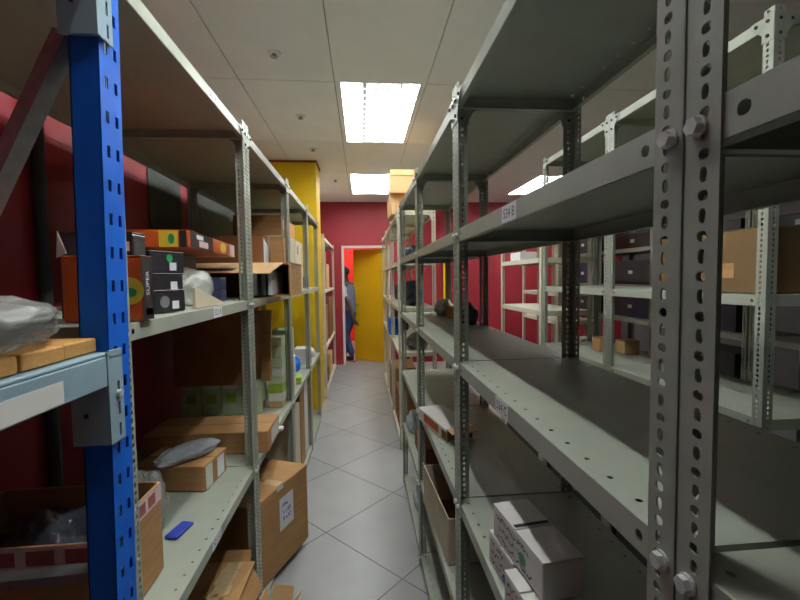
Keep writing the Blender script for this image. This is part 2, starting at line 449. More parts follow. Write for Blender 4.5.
left(.80, 1.714, 'grey shelving unit behind the blue upright holding orange and black boxes', tags={0: ('521 A', 1.714-1.361), 1: ('521 B', 1.714-1.335), 2: ('521 C', 1.714-1.255)})
left(1.716, 2.638, 'grey shelving unit with the big taped carton on its bottom shelf')
left(2.640, 3.558, 'grey shelving unit with stacked beige cartons on its upper shelf')
left(3.560, 4.34, 'last grey shelving unit in front of the yellow pillar')
GF = 'pale shelving units at the far end of the right row'
for k, (y, l) in enumerate([(3.45, 'pale shelving unit with cartons piled on its top'), (4.325, 'pale shelving unit beyond the one with piled cartons'), (5.20, 'farthest pale shelving unit by the yellow door')]):
    unit(l, GF, (.295, y, 0), 0, .87, .32, 2.03, [2.0, 1.585, 1.2, .82, .06], 'cream', 'cream', bolts=False, plates=(k == 0))
t = unit('pale shelving unit with cartons against the red end wall, left row', None, (-.45, 6.86, 0), PI, 1.75, .55, 1.99, [1.96, 1.31, .60, .05], 'cream', 'cream', bolts=False)
GQ = 'grey shelving units along the next aisle'
LQ = [2.2, 1.79, 1.38, 1.0, .55, .06]
for y, l in [(1.142, 'grey shelving unit of the next aisle holding the wide tan carton'), (1.95, 'far grey shelving unit of the next aisle with two small cartons on a low shelf')]:
    unit(l, GQ, (1.2, y, 0), 0, .806 if y < 1.9 else .74, .39, 2.22, LQ, bolts=False, plates=True)
unit('empty cream shelving unit in front of the red end wall, front one', 'cream shelving units of the next aisle', (1.2, 2.715, 0), 0, .82, .36, 1.98, [1.95, 1.572, 1.21, .85, .06], 'cream', 'cream', bolts=False, plates=False)
unit('empty cream shelving unit behind the front cream one', 'cream shelving units of the next aisle', (1.7, 3.5, 0), 0, .82, .36, 1.98, [1.95, 1.60, 1.30, 1.05, .06], 'cream', 'cream', bolts=False, plates=False)
GS = 'cluttered shelving units in the third row'
for y, l in [(.65, 'cluttered shelving unit of the third row nearest the right edge'), (1.5, 'cluttered shelving unit of the third row, middle one'), (2.35, 'cluttered shelving unit of the third row with a small tan box on a shelf'), (3.2, 'cluttered shelving unit of the third row, next to the farthest'), (4.05, 'cluttered shelving unit of the third row, farthest one')]:
    unit(l, GS, (2.35, y, 0), 0, .84, .4, 2.1, [2.07, 1.68, 1.36, 1.06, .7, .06], 'steel', 'post', bolts=False, plates=False)

# ------------------------------------------------------------------ blue pallet rack in the left foreground
def pallet_rack():
    t = thing('pallet_rack', 'blue pallet rack upright with grey beam in the left foreground', 'pallet rack', (-.43, .738, 0))
    hh = 2.6; n = 46; p = hh/n
    def upright(x):
        b = MB()
        s = 1
        b.box(x-.046, x-.0005, 0, .002, 0, hh)                       # face toward the camera
        b.box(x-.046, x-.044, 0, .06, 0, hh)
        b.box(x-.046, x-.034, .058, .06, 0, hh); b.box(x-.0135, x-.0005, .058, .06, 0, hh)
        for o in (0, .03):
            b.perf((x, o, 0), (0, 1, 0), (0, 0, 1), .03, p, n, [(.018 if o == 0 else .0145, .0044, .0098, 1)], .002)
        return b.build('upright', M['blue'], t)
    u = upright(0); u.location.x = -.0174; u.rotation_euler.y = .016             # leans a little toward the aisle
    b = MB(); b.box(-.66, -.61, 0, .06, 0, hh); b.build('upright', M['blue'], t)
    b = MB(); b.box(-.07, .02, -.02, .0605, 0, .006)
    b.box(-.68, -.59, -.02, .0605, 0, .006); b.build('base_plate', M['blue'], t)
    def brace(p0, p1):
        b = MB(); b.bar(p0, p1, .004, .034); 
        d = Vector((0, .012, 0)); b.bar(Vector(p0)+d, Vector(p1)+d, .004, .034); 
        b = MB(); b.bar(p0, p1, .036, .022); return b.build('brace', M['galv'], t)
    brace((-.055, .03, 1.86), (-.60, .03, .76))
    b = MB(); b.prism([(-.05, .012, .925), (-.05, .012, .941), (-.61, .012, .921), (-.61, .012, .905)], (0, .03, 0)); b.build('brace', M['galv'], t)
    brace((-.06, .03, .86), (-.60, .03, .25))
    def beam(z):
        o = MB(); o.box(-.05, .0035, -1.9, -.012, z, z+.05); o.box(-.05, .0025, -1.9, -.012, z+.05, z+.056)
        bm_ = o.build('beam', M['beam'], t, bevel=.002)
        bm_.location.x = z*.016-.0174
        o = MB()
        o.box(-.056, .0045, -.0115, -.004, z-.10, z+.056)                         # end plate facing the camera
        zz0 = z-.10; n2 = 4
        o.box(.0014, .0045, -.006, .030, z+.045, z+.058)
        o.perf((.0045, -.004, zz0), (0, 1, 0), (0, 0, 1), .034, (.147)/n2, n2, [(.02, .003, .011, 1), (.02, .003, .011, 1), (.02, .003, .011, 1), None], .003)
        c = o.build('connector', M['beam'], bm_)
        o = MB(); o.cyl((.0045, .013, z-.018), (.011, .013, z-.018), .006, 14); o.build('safety_pin', M['bolt'], bm_)
        o = MB(); o.box(-.037, -.030, -.0122, -.0116, z-.053, z-.046); o.build('plate_hole', M['ink'], bm_)
        return bm_
    bm1 = beam(1.275)
    o = MB(); o.box(.0036, .0042, -.62, -.115, 1.278, 1.309); o.build('blank_label', M['white'], bm1)['label'] = 'long blank white label on the beam'
    beam(1.943)
    return t
pallet_rack()
for k, (y0, y1, x1, l) in enumerate([(.575, .655, -.434, 'sawn wooden board end next to the long board on the grey beam'), (.657, .733, -.436, 'sawn wooden board end closest to the blue upright'), (.470, .568, -.432, 'sawn wooden board end at the left frame edge, under the plastic bag')]):
    b = MB(); b.box(-1.0, x1-.006, y0, y1, 1.3325, 1.356)
    tag(b.build('wooden_board', M['wood'], bevel=.003), l, 'board', 'wooden boards laid on the grey beam')

# ------------------------------------------------------------------ cartons
def carton(name, label, cat, c, size, rotz=0, m='card', group=None, tape=None, seam=True, inner='card_in', tilt=(0, 0)):
    """closed carton: body, two lid flaps with a gap, optional tape strip; c = base centre, size = (x, y, z); the seam runs along x"""
    t = thing(name, label, cat, c, rotz, group); t.rotation_euler = (tilt[0], tilt[1], rotz)
    w, l, h = size
    b = MB(); b.box(-w/2, w/2, -l/2, l/2, .001, h-.004); b.build('body', M[m], t, bevel=.003)
    if seam:
        for s in (-1, 1):
            b = MB(); b.box(-w/2, w/2, min(s*.002, s*l/2), max(s*.002, s*l/2), h-.0035, h)
            b.build('flap', M[m], t, bevel=.001)
    else:
        b = MB(); b.box(-w/2, w/2, -l/2, l/2, h-.0035, h); b.build('lid', M[m], t, bevel=.001)
    if tape:
        b = MB(); b.box(-w/2-.0006, w/2+.0006, -.022, .022, h+.0002, h+.0009); b.box(w/2+.0002, w/2+.0008, -.022, .022, h-.06, h+.0009); b.box(-w/2-.0008, -w/2-.0002, -.022, .022, h-.06, h+.0009)
        b.build('tape', M[tape], t)
    return t

def patch(t, name, m, face, size, u, w, h_, uv=(0, 0), txt=None, tm='ink', ts=.02, disc=False, rot=0):
    """flat print or label on face ('+x','-x','-y','+y','top') of a carton of that size"""
    W, L, Hh = size; e = .0008
    fr = {'+x': frame((W/2+e, 0, Hh/2), (0, 1, 0), (0, 0, 1)), '-x': frame((-W/2-e, 0, Hh/2), (0, -1, 0), (0, 0, 1)),
          '-y': frame((0, -L/2-e, Hh/2), (1, 0, 0), (0, 0, 1)), '+y': frame((0, L/2+e, Hh/2), (-1, 0, 0), (0, 0, 1)),
          'top': frame((0, 0, Hh+e), (1, 0, 0), (0, 1, 0))}[face]
    b = MB()
    if disc:
        n = 20; pts = [fr @ Vector((uv[0]+w/2*math.cos(2*PI*i/n), uv[1]+h_/2*math.sin(2*PI*i/n), 0)) for i in range(n)]
        b.face(pts)
    elif txt is None or w:
        b.face([fr @ Vector((uv[0]+sx*w/2, uv[1]+sy*h_/2, 0)) for sx, sy in ((-1, -1), (1, -1), (1, 1), (-1, 1))])
    if txt:
        b.add_mesh(text_mesh(txt, ts), fr @ Matrix.Translation((uv[0], uv[1], .0005)) @ Matrix.Rotation(rot, 4, 'Z'), 1 if w else 0)
    return b.build(name, [M[m], M[tm]] if w else [M[tm]], t)

def scribble(t, face, size, rows, m='ink', x0=-.05, y0=.02, w=.1, amp=.004, th=.0018, dy=.016, seed=1):
    W, L, Hh = size; e = .0012
    fr = {'+x': frame((W/2+e, 0, Hh/2), (0, 1, 0), (0, 0, 1)), '-x': frame((-W/2-e, 0, Hh/2), (0, -1, 0), (0, 0, 1)),
          '-y': frame((0, -L/2-e, Hh/2), (1, 0, 0), (0, 0, 1))}[face]
    rnd = random.Random(seed); b = MB()
    for r in range(rows):
        x = x0+rnd.uniform(0, .01); y = y0-r*dy-.06*0; prev = None; end = x0+w*rnd.uniform(.7, 1)
        while x < end:
            p = Vector((x, y+rnd.uniform(-amp, amp)-.08*(x-x0)*0, 0))
            if prev is not None and rnd.random() > .16:
                dv = (p-prev).normalized(); nn = Vector((-dv.y, dv.x, 0))*th/2
                b.face([fr @ q for q in (prev-nn, p-nn, p+nn, prev+nn)])
            prev = p; x += rnd.uniform(.0025, .006)
    return b.build('handwriting', M[m], t)

def open_carton(name, label, c, size, rotz=0, m='card', flaps=(), wt=.005, band=None, fl=.5):
    """open-topped carton: bottom, four walls in one body, tilted flaps; flaps = [(side, angle)]"""
    t = thing(name, label, 'carton', c, rotz)
    w, l, h = size
    b = MB(); b.box(-w/2, w/2, -l/2, l/2, .001, .005, 1)
    for s in (-1, 1):
        b.box(s*w/2-wt/2, s*w/2+wt/2, -l/2, l/2, .005, h, 0); b.box(-w/2+wt/2, w/2-wt/2, s*l/2-wt/2, s*l/2+wt/2, .005, h, 0)
    b.build('body', [M[m], M['card_in']], t)
    for side, ang, ln in flaps:
        b = MB(); n = {'+x': (1, 0), '-x': (-1, 0), '+y': (0, 1), '-y': (0, -1)}[side]
        half = (l if n[0] else w)/2-.003
        d = Vector((n[0]*math.cos(ang), n[1]*math.cos(ang), math.sin(ang)))*ln
        base = Vector((n[0]*(w/2+.003), n[1]*(l/2+.003), h+.001)); tan = Vector((-n[1], n[0], 0))*half
        up = d.cross(tan).normalized()*.003
        b.prism([base-tan, base+tan, base+tan*.97+d, base-tan*.97+d], up)
        b.build('flap', M[m], t)
    if band:
        b = MB(); e = wt/2+.0008
        for s in (-1, 1):
            for mi, z0, z1 in ((0, h-.045, h-.001),):
                b.box(s*w/2+s*e-.0002, s*w/2+s*e+.0002, -l/2, l/2, z0, z1, 0); b.box(-w/2, w/2, s*l/2+s*e-.0002, s*l/2+s*e+.0002, z0, z1, 0)
        rnd = random.Random(3)
        for s in (-1, 1):
            y = -l/2+.02
            while y < l/2-.04:
                q = rnd.uniform(.02, .05); b.box(s*w/2+s*(e+.0006)-.0001, s*w/2+s*(e+.0006)+.0001, y, y+q, h-.038, h-.010, 1); y += q+.012
            x = -w/2+.01
            while x < w/2-.05:
                q = rnd.uniform(.04, .09); b.box(x, x+q, s*l/2+s*(e+.0006)-.0001, s*l/2+s*(e+.0006)+.0001, h-.038, h-.008, 1); x += q+.02
        b.build('printed_tape', [M['pinkprint'], M['redprint']], t)
    return t

def bag(name, label, cat, c, size, m, seed=1, rotz=0, amp=.16, f=2.2, group=None, rot=(0, 0), base=-.6):
    bm = bmesh.new(); bmesh.ops.create_icosphere(bm, subdivisions=5, radius=1)
    off = Vector((seed*3.1, seed*1.7, seed*.9))
    for v in bm.verts:
        p = v.co.copy(); n = noise.noise(p*f*.7+off)*amp*1.3+(.25-abs(noise.noise(p*f*1.6+off)))*amp*.7+(.2-abs(noise.noise(p*f*4+off)))*amp*.22
        p = p*(1+n); 
        p.z = max(p.z, base)
        v.co = Vector((p.x*size[0]/2, p.y*size[1]/2, (p.z-base)*size[2]/(1-base)+.001))
    b = MB(); b.bm.free(); b.bm = bm
    o = b.build(name, M[m], None, c, (rot[0], rot[1], rotz)); 
    for p in o.data.polygons: p.use_smooth = True
    return tag(o, label, cat, group)

# ---- left unit 1, upper shelf (521 B), z = 1.368
ZB = 1.3685
s = (.150, .044, .132)
t = carton('toy_box', 'tall orange box with black side standing beside the blue upright', 'box', (-.514, .900, ZB), s, 0, 'orange', seam=False)
patch(t, 'side_print', 'black', '+x', s, 0, .043, .130)
patch(t, 'lettering', 'black', '+x', s, 0, 0, 0, (0, .010), 'SUPER', 'paper', .018, rot=PI/2)
patch(t, 'barcode', 'paper', '+x', s, 0, .028, .014, (.004, -.048))
patch(t, 'round_print', 'yel_print', '-y', s, 0, .055, .055, (.052, -.005), disc=True)
patch(t, 'green_print', 'green_print', '-y', s, 0, .022, .018, (.055, -.008), disc=True).location = (0, -.0006, 0)
s = (.15, .055, .186)
t = carton('toy_box', 'dark grey box with white label, standing behind the orange box', 'box', (-.562, .972, ZB), s, 0, 'black', seam=False)
patch(t, 'white_label', 'paper', '-y', s, 0, .038, .020, (.05, .062))
patch(t, 'dark_print', 'dark', '+x', s, 0, .045, .1, (0, .02))
b = MB(); b.prism([(-.066, -.046, .13), (-.052, -.060, .185), (-.045, -.047, .14)], (0, -.001, 0)); b.build('torn_flap', M['paper'], t)
GT = 'small dark boxes stacked on the 521 B shelf'
for k, (dx, dy, w, l, h, lab) in enumerate([(0, .012, .09, .10, .056, 'dark glossy small box at the bottom of the stack of three'), (-.003, .012, .092, .096, .042, 'dark small box with pale rim in the middle of the stack'), (-.006, .010, .10, .108, .054, 'dark small box with green mark and barcode, topmost of the stack')]):
    z = ZB+[0, .0562, .0984][k]; s = (w, l, h)
    t = carton('small_box', lab, 'box', (-.527+dx, 1.108+dy, z), s, math.radians(-20), 'black', GT, seam=False)
    patch(t, 'barcode', 'paper', '+x', s, 0, .022, .02, (.016, -.009))
    patch(t, 'side_label', 'paper' if k == 0 else 'dark', '-y', s, 0, .012, .034, (.03, 0))
    if k == 2: patch(t, 'green_mark', 'green_print', '+x', s, 0, .02, .022, (.006, .012), disc=True)
    if k == 0: patch(t, 'pale_print', 'greywrap', '+x', s, 0, .03, .03, (-.018, .0), disc=True)
    b = MB(); b.box(-w/2, w/2+.001, -l/2-.001, l/2+.001, h, h+.0012); b.build('pale_lid_edge', M['pinkprint'], t)
s = (.17, .37, .176)
carton('dark_carton', 'large dark carton lying under the long orange box', 'carton', (-.73, 1.52, ZB), s, 0, 'dark', seam=False)
s = (.22, .60, .052)
t = carton('long_toy_box', 'long orange and black printed box lying on top of the dark carton', 'box', (-.64, 1.585, ZB+.178), s, math.radians(4.5), 'orange', seam=False, tilt=(0, 0))
patch(t, 'yellow_print', 'yel_print', '-y', s, 0, .052, .048, (.052, 0)); patch(t, 'dark_edge', 'black', '-y', s, 0, .02, .05, (.092, 0))
patch(t, 'green_mark', 'green_print', '-y', s, 0, .018, .03, (.06, .0), disc=True).location = (0, -.0006, 0)
patch(t, 'dark_print', 'black', '+x', s, 0, .25, .05, (-.17, 0)); patch(t, 'white_print', 'paper', '+x', s, 0, .07, .014, (-.2, .012)).location = (.0006, 0, 0)
patch(t, 'pale_print', 'pinkprint', '+x', s, 0, .10, .02, (-.16, -.008)).location = (.0006, 0, 0); patch(t, 'yellow_mark', 'yel_print', '+x', s, 0, .09, .04, (.1, 0), disc=True)
patch(t, 'pale_end', 'pinkprint', '+x', s, 0, .09, .05, (.25, 0))
bag('plastic_bag', 'milky white plastic bag bulging over the front of the 521 B shelf', 'plastic bag', (-.565, 1.47, ZB+.001), (.088, .27, .122), 'bagw', 3, 0, .22, 1.6)
b = MB(); b.prism([(-.474, 1.235, ZB+.001), (-.474, 1.235, ZB+.060), (-.474, 1.24, ZB+.062), (-.462, 1.45, ZB+.004), (-.462, 1.45, ZB+.001)], (-.008, 0, 0))
tag(b.build('folded_card', M['card_b']), 'folded cream card wedge lying in front of the milky plastic bag', 'card')
s = (.10, .07, .045)
for k in range(2):
    carton('navy_box', ['dark navy flat box under another beside the first front post', 'dark navy flat box resting on another beside the first front post'][k], 'box', (-.582, 1.66, ZB+.046*k), s, 0, 'navy', 'flat navy boxes', seam=False)

# ---- left unit 2, upper shelf
def side_carton():
    t = thing('open_carton', 'brown carton on its side, pale flap over its open front, jutting past the shelf', 'carton', (-.555, 2.17, ZB))
    w, l, h = .44, .36, .155
    b = MB(); b.box(-w/2, w/2, -l/2, l/2, .001, .006, 0); b.box(-w/2, w/2, -l/2, l/2, h-.005, h, 0)
    b.box(-w/2, -w/2+.005, -l/2, l/2, .006, h-.005, 0); b.box(w/2-.006, w/2, -l/2, l/2, .006, h+.006, 0); b.box(-w/2, w/2, l/2-.005, l/2, .006, h-.005, 0)
    b.build('body', M['card'], t)
    b = MB(); b.prism([(-w/2, -l/2, h), (w/2-.03, -l/2, h), (w/2-.06, -l/2-.15, h-.050), (-w/2, -l/2-.15, h-.042)], (0, 0, .004)); b.build('flap', M['card_l'], t)
    b = MB(); b.prism([(w/2-.004, -l/2, .006), (w/2-.004, -l/2, h), (w/2+.002, -l/2-.01, h), (w/2+.002, -l/2-.01, .006)], (.004, 0, 0)); b.build('pale_edge', M['card_l'], t)
    b = MB(); b.prism([(-.21, -l/2-.12, h-.026), (.0, -l/2-.12, h-.028), (.02, -.06, h+.006), (-.2, -.06, h+.006)], (0, 0, .003)); b.build('crumpled_paper', M['greywrap'], t)
side_carton()
for k, (x, m, l) in enumerate([(-.500, 'paper', 'white folder standing in the open carton, leftmost of the row'), (-.462, 'greywrap', 'grey folder standing in the open carton between two folders'), (-.432, 'paper', 'white folder standing in the open carton, next to the dark gap')]):
    b = MB(); b.box(x, x+.02, 1.965, 2.24, ZB+.008, ZB+.118); tag(b.build('folder', M[m], bevel=.002), l, 'folder', 'folders in the open carton')
s = (.38, .12, .325)
carton('carton', 'dark brown carton standing behind the open carton, paper leaning on it', 'carton', (-.733, 2.44, ZB), s, 0, 'card_d')
b = MB(); b.prism([(-.541, 2.385, ZB+.13), (-.541, 2.50, ZB+.10), (-.541, 2.50, ZB+.27), (-.541, 2.385, ZB+.31)], (.0015, 0, 0)); tag(b.build('paper_sheet', M['paper']), 'white sheet of paper leaning on the dark brown carton', 'paper')
s = (.082, .07, .33)
carton('carton', 'grey-brown carton tight against the second front post, upper shelf', 'carton', (-.495, 2.55, ZB), s, 0, 'card')
GB = 'beige cartons stacked on the upper shelf of the third left unit'
for k, (y, z, l) in enumerate([(2.86, 0, 'beige carton, bottom of the nearer upper-shelf pile'), (2.86, .18, 'beige carton, top of the nearer upper-shelf pile'), (3.2, 0, 'beige carton, bottom of the farther upper-shelf pile'), (3.2, .18, 'beige carton, top of the farther upper-shelf pile')]):
    s = (.28, .32, .178)
    t = carton('carton', l, 'carton', (-.605, y, ZB+z), s, 0, 'card_b', GB)
    patch(t, 'dark_print', 'card_d', '+x', s, 0, .05, .06, (-.08, .02)); patch(t, 'strip_print', 'card_d', '+x', s, 0, .012, .17, (.10, 0))
carton('carton', 'brown carton on top of the beige piles under the top shelf', 'carton', (-.66, 3.03, ZB+.3605), (.3, .55, .13), 0, 'card')
carton('small_box', 'small dark box with white lid on the shelf in front of the yellow pillar', 'box', (-.53, 3.86, ZB), (.09, .1, .1), 0, 'dark', seam=False)

# ---- left unit 1, middle shelf (521 C), z = .692
ZC = .6935
t = open_carton('open_carton', 'open carton with red-printed tape round its rim at the blue upright', (-.72, .985, ZC), (.37, .25, .235), 0, 'card', (), band=True)
bag('plastic_wrap', 'dark plastic wrap bulging inside the tape-rimmed open carton', 'plastic wrap', (-.72, .99, ZC+.008), (.28, .19, .23), 'bagdark', 5, 0, .2, 2.4)
bag('plastic_bag', 'clear plastic bag behind the tape-rimmed open carton', 'plastic bag', (-.675, 1.28, ZC), (.13, .2, .19), 'bag', 2, .2, .2, 1.8)
b = MB(); b.box(-.02, .02, -.04, .04, .001, .010); tag(b.build('blue_packet', M['bluelabel'], None, (-.562, 1.275, ZC), (0, 0, -.25), .003), 'flat blue printed packet beside the clear plastic bag', 'packet')
s = (.26, .17, .092)
t = carton('carton', 'flat brown carton with white label under the grey plastic bundle', 'carton', (-.685, 1.617, ZC), s, math.radians(-7), 'card')
t.location = (-.69, 1.612, ZC)
patch(t, 'white_label', 'paper', '+x', s, 0, .055, .075, (.035, 0)); patch(t, 'white_label', 'white', '+x', s, 0, .05, .085, (-.055, 0))
bag('plastic_bundle', 'grey plastic-wrapped bundle lying on the flat brown carton', 'bundle', (-.665, 1.61, ZC+.0935), (.12, .26, .045), 'bagg', 8, math.radians(-32), .12, 2.5)

# ---- left unit 2, middle shelf
s = (.52, .24, .095)
t = carton('carton', 'long flat brown carton at the first front post, middle shelf', 'carton', (-.682, 1.952, ZC), s, 0, 'card', tape=None)
patch(t, 'white_wrap', 'white', '+x', s, 0, .15, .07, (.02, 0))
b = MB(); b.box(-.45, -.41, 2.09, 2.13, ZC+.001, ZC+.012); tag(b.build('paper_scrap', M['paper']), 'scrap of white paper on the shelf edge by the long carton', 'paper')
GG = 'pale green cartons on the middle shelf of the second left unit'
for k in range(4):
    s = (.105, .13, .19 if k else .19)
    t = carton('pale_green_carton', ['pale green carton at the dark end of the row of four', 'second pale green carton from the dark end of the row', 'third pale green carton from the dark end of the row', 'pale green carton at the aisle end of the row of four'][k], 'carton', (-.97+.108*k+.015, 2.44, ZC), s, 0, 'palegreen', GG, seam=False)
    patch(t, 'green_print', 'lime', '-y', s, 0, .05, .05, (0, .0)); patch(t, 'pale_print', 'white', '-y', s, 0, .08, .03, (0, .07))
    patch(t, 'side_print', 'card_d', '+x', s, 0, .05, .05, (0, -.06))
carton('carton', 'large dark brown carton resting on the pale green cartons', 'carton', (-.80, 2.42, ZC+.1915), (.40, .28, .38), 0, 'card_d')
b = MB(); b.obox((-.545, 2.40, ZC+.385), (.055, .03, .40), Matrix.Rotation(.03, 3, 'Y')); tag(b.build('tall_card_strip', M['card'], bevel=.003), 'tall strip of tan cardboard standing against the large dark brown carton', 'cardboard')
bpy.context.view_layer.update()
GP = 'flat packs stacked at the second front post'
zz = ZC
for k, (h, m, l) in enumerate([(.035, 'card_l', 'tan flat pack at the very bottom of the pile by the second front post'), (.05, 'white', 'white flat pack resting on the tan one at the second front post'), (.05, 'lime', 'lime green flat pack in the pile at the second front post'), (.045, 'palegreen', 'pale green flat pack in the pile, above the lime one'), (.05, 'white', 'upper white flat pack in the pile at the second front post'), (.06, 'palegreen', 'dull green flat pack above the white one in the pile'), (.06, 'palegreen', 'dull green flat pack near the top of the pile'), (.06, 'palegreen', 'dull green flat pack, topmost of the pile')]):
    carton('flat_pack', l, 'pack', (-.52+.002*(k % 2), 2.535, zz), (.085, .11, h), 0, m, GP, seam=False); zz += h+.0012

# ---- left unit 3 and 4, middle shelf
carton('tall_carton', 'tall white carton with a pale green box on it, middle shelf', 'carton', (-.545, 2.86, ZC), (.14, .18, .23), 0, 'white')
carton('pale_green_box', 'pale green box standing on the tall white carton', 'box', (-.54, 2.86, ZC+.2315), (.12, .16, .19), 0, 'palegreen', seam=False)
bag('blue_bag', 'bright blue plastic bag on the middle shelf near the yellow pillar', 'plastic bag', (-.56, 3.32, ZC+.03), (.13, .2, .13), 'bright_blue', 4, 0, .2, 2)
carton('small_box', 'small yellow-green box lying at the front of the middle shelf', 'box', (-.50, 3.08, ZC), (.08, .14, .05), .2, 'lime', seam=False)
carton('white_box', 'white box on the middle shelf before the yellow pillar', 'box', (-.55, 3.80, ZC), (.12, .16, .14), 0, 'white', seam=False)
bag('white_packet', 'crumpled white packet next to the white box by the yellow pillar', 'packet', (-.53, 4.08, ZC), (.12, .2, .1), 'white', 6, 0, .2, 2)

# ---- left bottom shelves
ZD = .0375
t = open_carton('open_carton', 'crumpled taped carton with ragged top flaps on the bottom shelf', (-.62, 1.475, ZD), (.28, .40, .27), math.radians(-4), 'card', (('+x', -1.1, .09), ('+y', .9, .05)))
rnd = random.Random(2)
for sgn, zz, ang in ((1, .285, -.10), (-1, .281, .06)):
    b = MB(); n = 8; top = []
    for k in range(n+1):
        xx = -.14+.30*k/n; top.append((xx, rnd.uniform(-.004, .004), .02*math.sin(k*1.3+sgn)*max(0, k-4)/4+rnd.uniform(0, .003)))
    for k in range(n):
        p0, p1 = Vector(top[k]), Vector(top[k+1]); e0, e1 = Vector((p0.x, sgn*.195, 0)), Vector((p1.x, sgn*.195, 0))
        q = [Vector((v.x, v.y, v.z+zz)) for v in (p0, p1, e1, e0)]
        if sgn < 0: q = q[::-1]
        b.prism(q, (0, 0, .003))
    b.build('top_flap', M['card'], t)
b = MB()
for k in range(9):
    y = -.18+.36*k/9; b.obox((.085+rnd.uniform(-.008, .008), y+.02, .2925+rnd.uniform(0, .002)), (.06, .044, .0008), Matrix.Rotation(rnd.uniform(-.15, .15), 3, 'Y'))
b.build('tape', M['tape'], t)
s = (.34, .46, .41)
# far aisle corner about (-.31, 2.25); twisted clockwise so that it juts into the aisle
a = math.radians(-23)
cx = -.318-(.17*math.cos(a)-.23*math.sin(a)); cy = 2.25-(.17*math.sin(a)+.23*math.cos(a))
t = carton('big_carton', 'big brown carton with white label jutting into the aisle from the bottom shelf', 'carton', (cx, cy, ZD), s, a, 'card')
patch(t, 'tape', 'tape', 'top', s, 0, .10, .045, (.12, 0)); patch(t, 'white_label', 'paper', '+x', s, 0, .12, .16, (.03, .06)); scribble(t, '+x', s, 3, 'bluelabel', -.01, .10, .08, .012, .004, .035, 4)
patch(t, 'torn_tape', 'white', '+x', s, 0, .05, .03, (-.02, .2))
carton('carton', 'dark brown carton at the back of the bottom shelf behind the big carton', 'carton', (-.83, 2.50, ZD), (.20, .20, .50), 0, 'card_d')
t = carton('tall_carton', 'tall beige carton on the bottom shelf behind the second front post', 'carton', (-.60, 2.88, ZD), (.27, .26, .53), 0, 'card_b', seam=True)
s = (.24, .40, .60)
t = carton('tall_carton', 'tall brown carton with white front on the bottom shelf near the pillar', 'carton', (-.59, 3.27, ZD), s, 0, 'card')
patch(t, 'white_front', 'white', '+x', s, 0, .19, .56, (.1, 0))
t = open_carton('small_open_carton', 'small pinkish open carton on the floor at the first front post', (-.362, 1.60, 0), (.095, .13, .15), math.radians(-12), 'card_l', (('+x', .9, .07), ('-x', 1.3, .05), ('+y', 1.1, .05)))

# ---- far left pale unit
for k, (y, z, sz, m, l) in enumerate([(5.45, 1.312, (.3, .5, .5), 'card', 'tall brown carton on the upper shelf of the far left pale unit'), (6.0, 1.312, (.3, .4, .34), 'card_l', 'tan carton behind the tall one on the far left pale unit'),
        (5.56, .602, (.3, .44, .5), 'card', 'wide brown carton on the middle shelf of the far left pale unit'), (6.25, .602, (.32, .6, .58), 'card_d', 'brown carton at the far end of the middle shelf by the end wall'),
        (5.6, .052, (.3, .5, .2), 'card_d', 'brown carton on the bottom shelf of the far left pale unit'), (6.3, .052, (.3, .4, .3), 'card_l', 'tan carton on the bottom shelf by the end wall')]):
    carton('carton', l, 'carton', (-.63, y, z+.001), sz, 0, m, 'cartons on the far left pale unit')
carton('white_carton', 'pale bluish white carton on the tall brown carton under the top shelf', 'carton', (-.62, 5.5, 1.8145), (.26, .3, .10), 0, 'paper')
bag('blue_bag', 'dark blue bag at the front of the far left pale unit', 'bag', (-.535, 5.16, .603), (.08, .16, .17), 'bright_blue', 2, 0, .12, 2)

# ---- right unit 534, shelf z = .805
ZR = .8065
GW = 'small white cartons with handwriting below the 534 C shelf'
def white_box(label, c, s, rot, seed, leaf=None):
    t = carton('white_carton', label, 'carton', c, s, rot, 'white', GW)
    scribble(t, '-x', s, 3, 'ink', -s[1]*.42, s[2]*.27, s[1]*.8, .0065, .0026, s[2]*.27, seed)
    if leaf == 'green':
        patch(t, 'open_slit', 'ink', 'top', s, 0, .075, .010, (.0, .01))
        patch(t, 'green_mark', 'green_print', '-x', s, 0, .026, .022, (.03, -.003), disc=True).location = (-.0008, 0, 0)
    if leaf == 'blue':
        patch(t, 'blue_mark', 'bluelabel', '-x', s, 0, .02, .02, (.025, -.02), disc=True).location = (-.0008, 0, 0)
    return t
white_box('white handwritten carton with blue mark, lower one farther from the camera', (.325, .838, ZR), (.09, .118, .072), math.radians(6), 11, 'blue')
white_box('white handwritten carton, lower one nearer the camera', (.322, .708, ZR), (.10, .125, .070), math.radians(6), 12)
t = white_box('white handwritten carton with green mark lying across the two lower ones', (.33, .775, ZR+.0735), (.082, .20, .072), math.radians(7), 13, 'green')
# ---- right unit 2 and 3
s = (.12, .30, .055)
t = carton('white_box', 'flat white box with orange end, tan flap hanging open, on the shelf edge', 'box', (.335, 1.72, ZR), s, math.radians(13), 'white', seam=False)
patch(t, 'orange_print', 'orange', '-x', s, 0, .16, .034, (.0, .004)); patch(t, 'dark_opening', 'card_in', '-x', s, 0, .05, .036, (.135, 0)); patch(t, 'dark_end', 'card_in', '-y', s, 0, .11, .04)
b = MB(); b.obox((.0, -.175, .053), (.112, .05, .002), Matrix.Rotation(math.radians(6), 3, 'X')); b.build('open_flap', M['card_l'], t)
t2 = open_carton('open_beige_box', 'open beige box standing at the front of the low shelf behind the 534 post', (.376, 1.60, .4415), (.21, .42, .17), math.radians(3), 'card_b', (('-x', 1.2, .02),))
carton('carton', 'small brown carton on the low shelf beyond the open beige box', 'carton', (.40, 2.32, .4415), (.2, .3, .09), 0, 'card_d')
bag('bubble_wrap', 'roll of pale bubble wrap near the end of the low right shelf', 'bubble wrap', (.34, 2.70, .442), (.13, .2, .13), 'bubble', 6, 0, .12, 4)
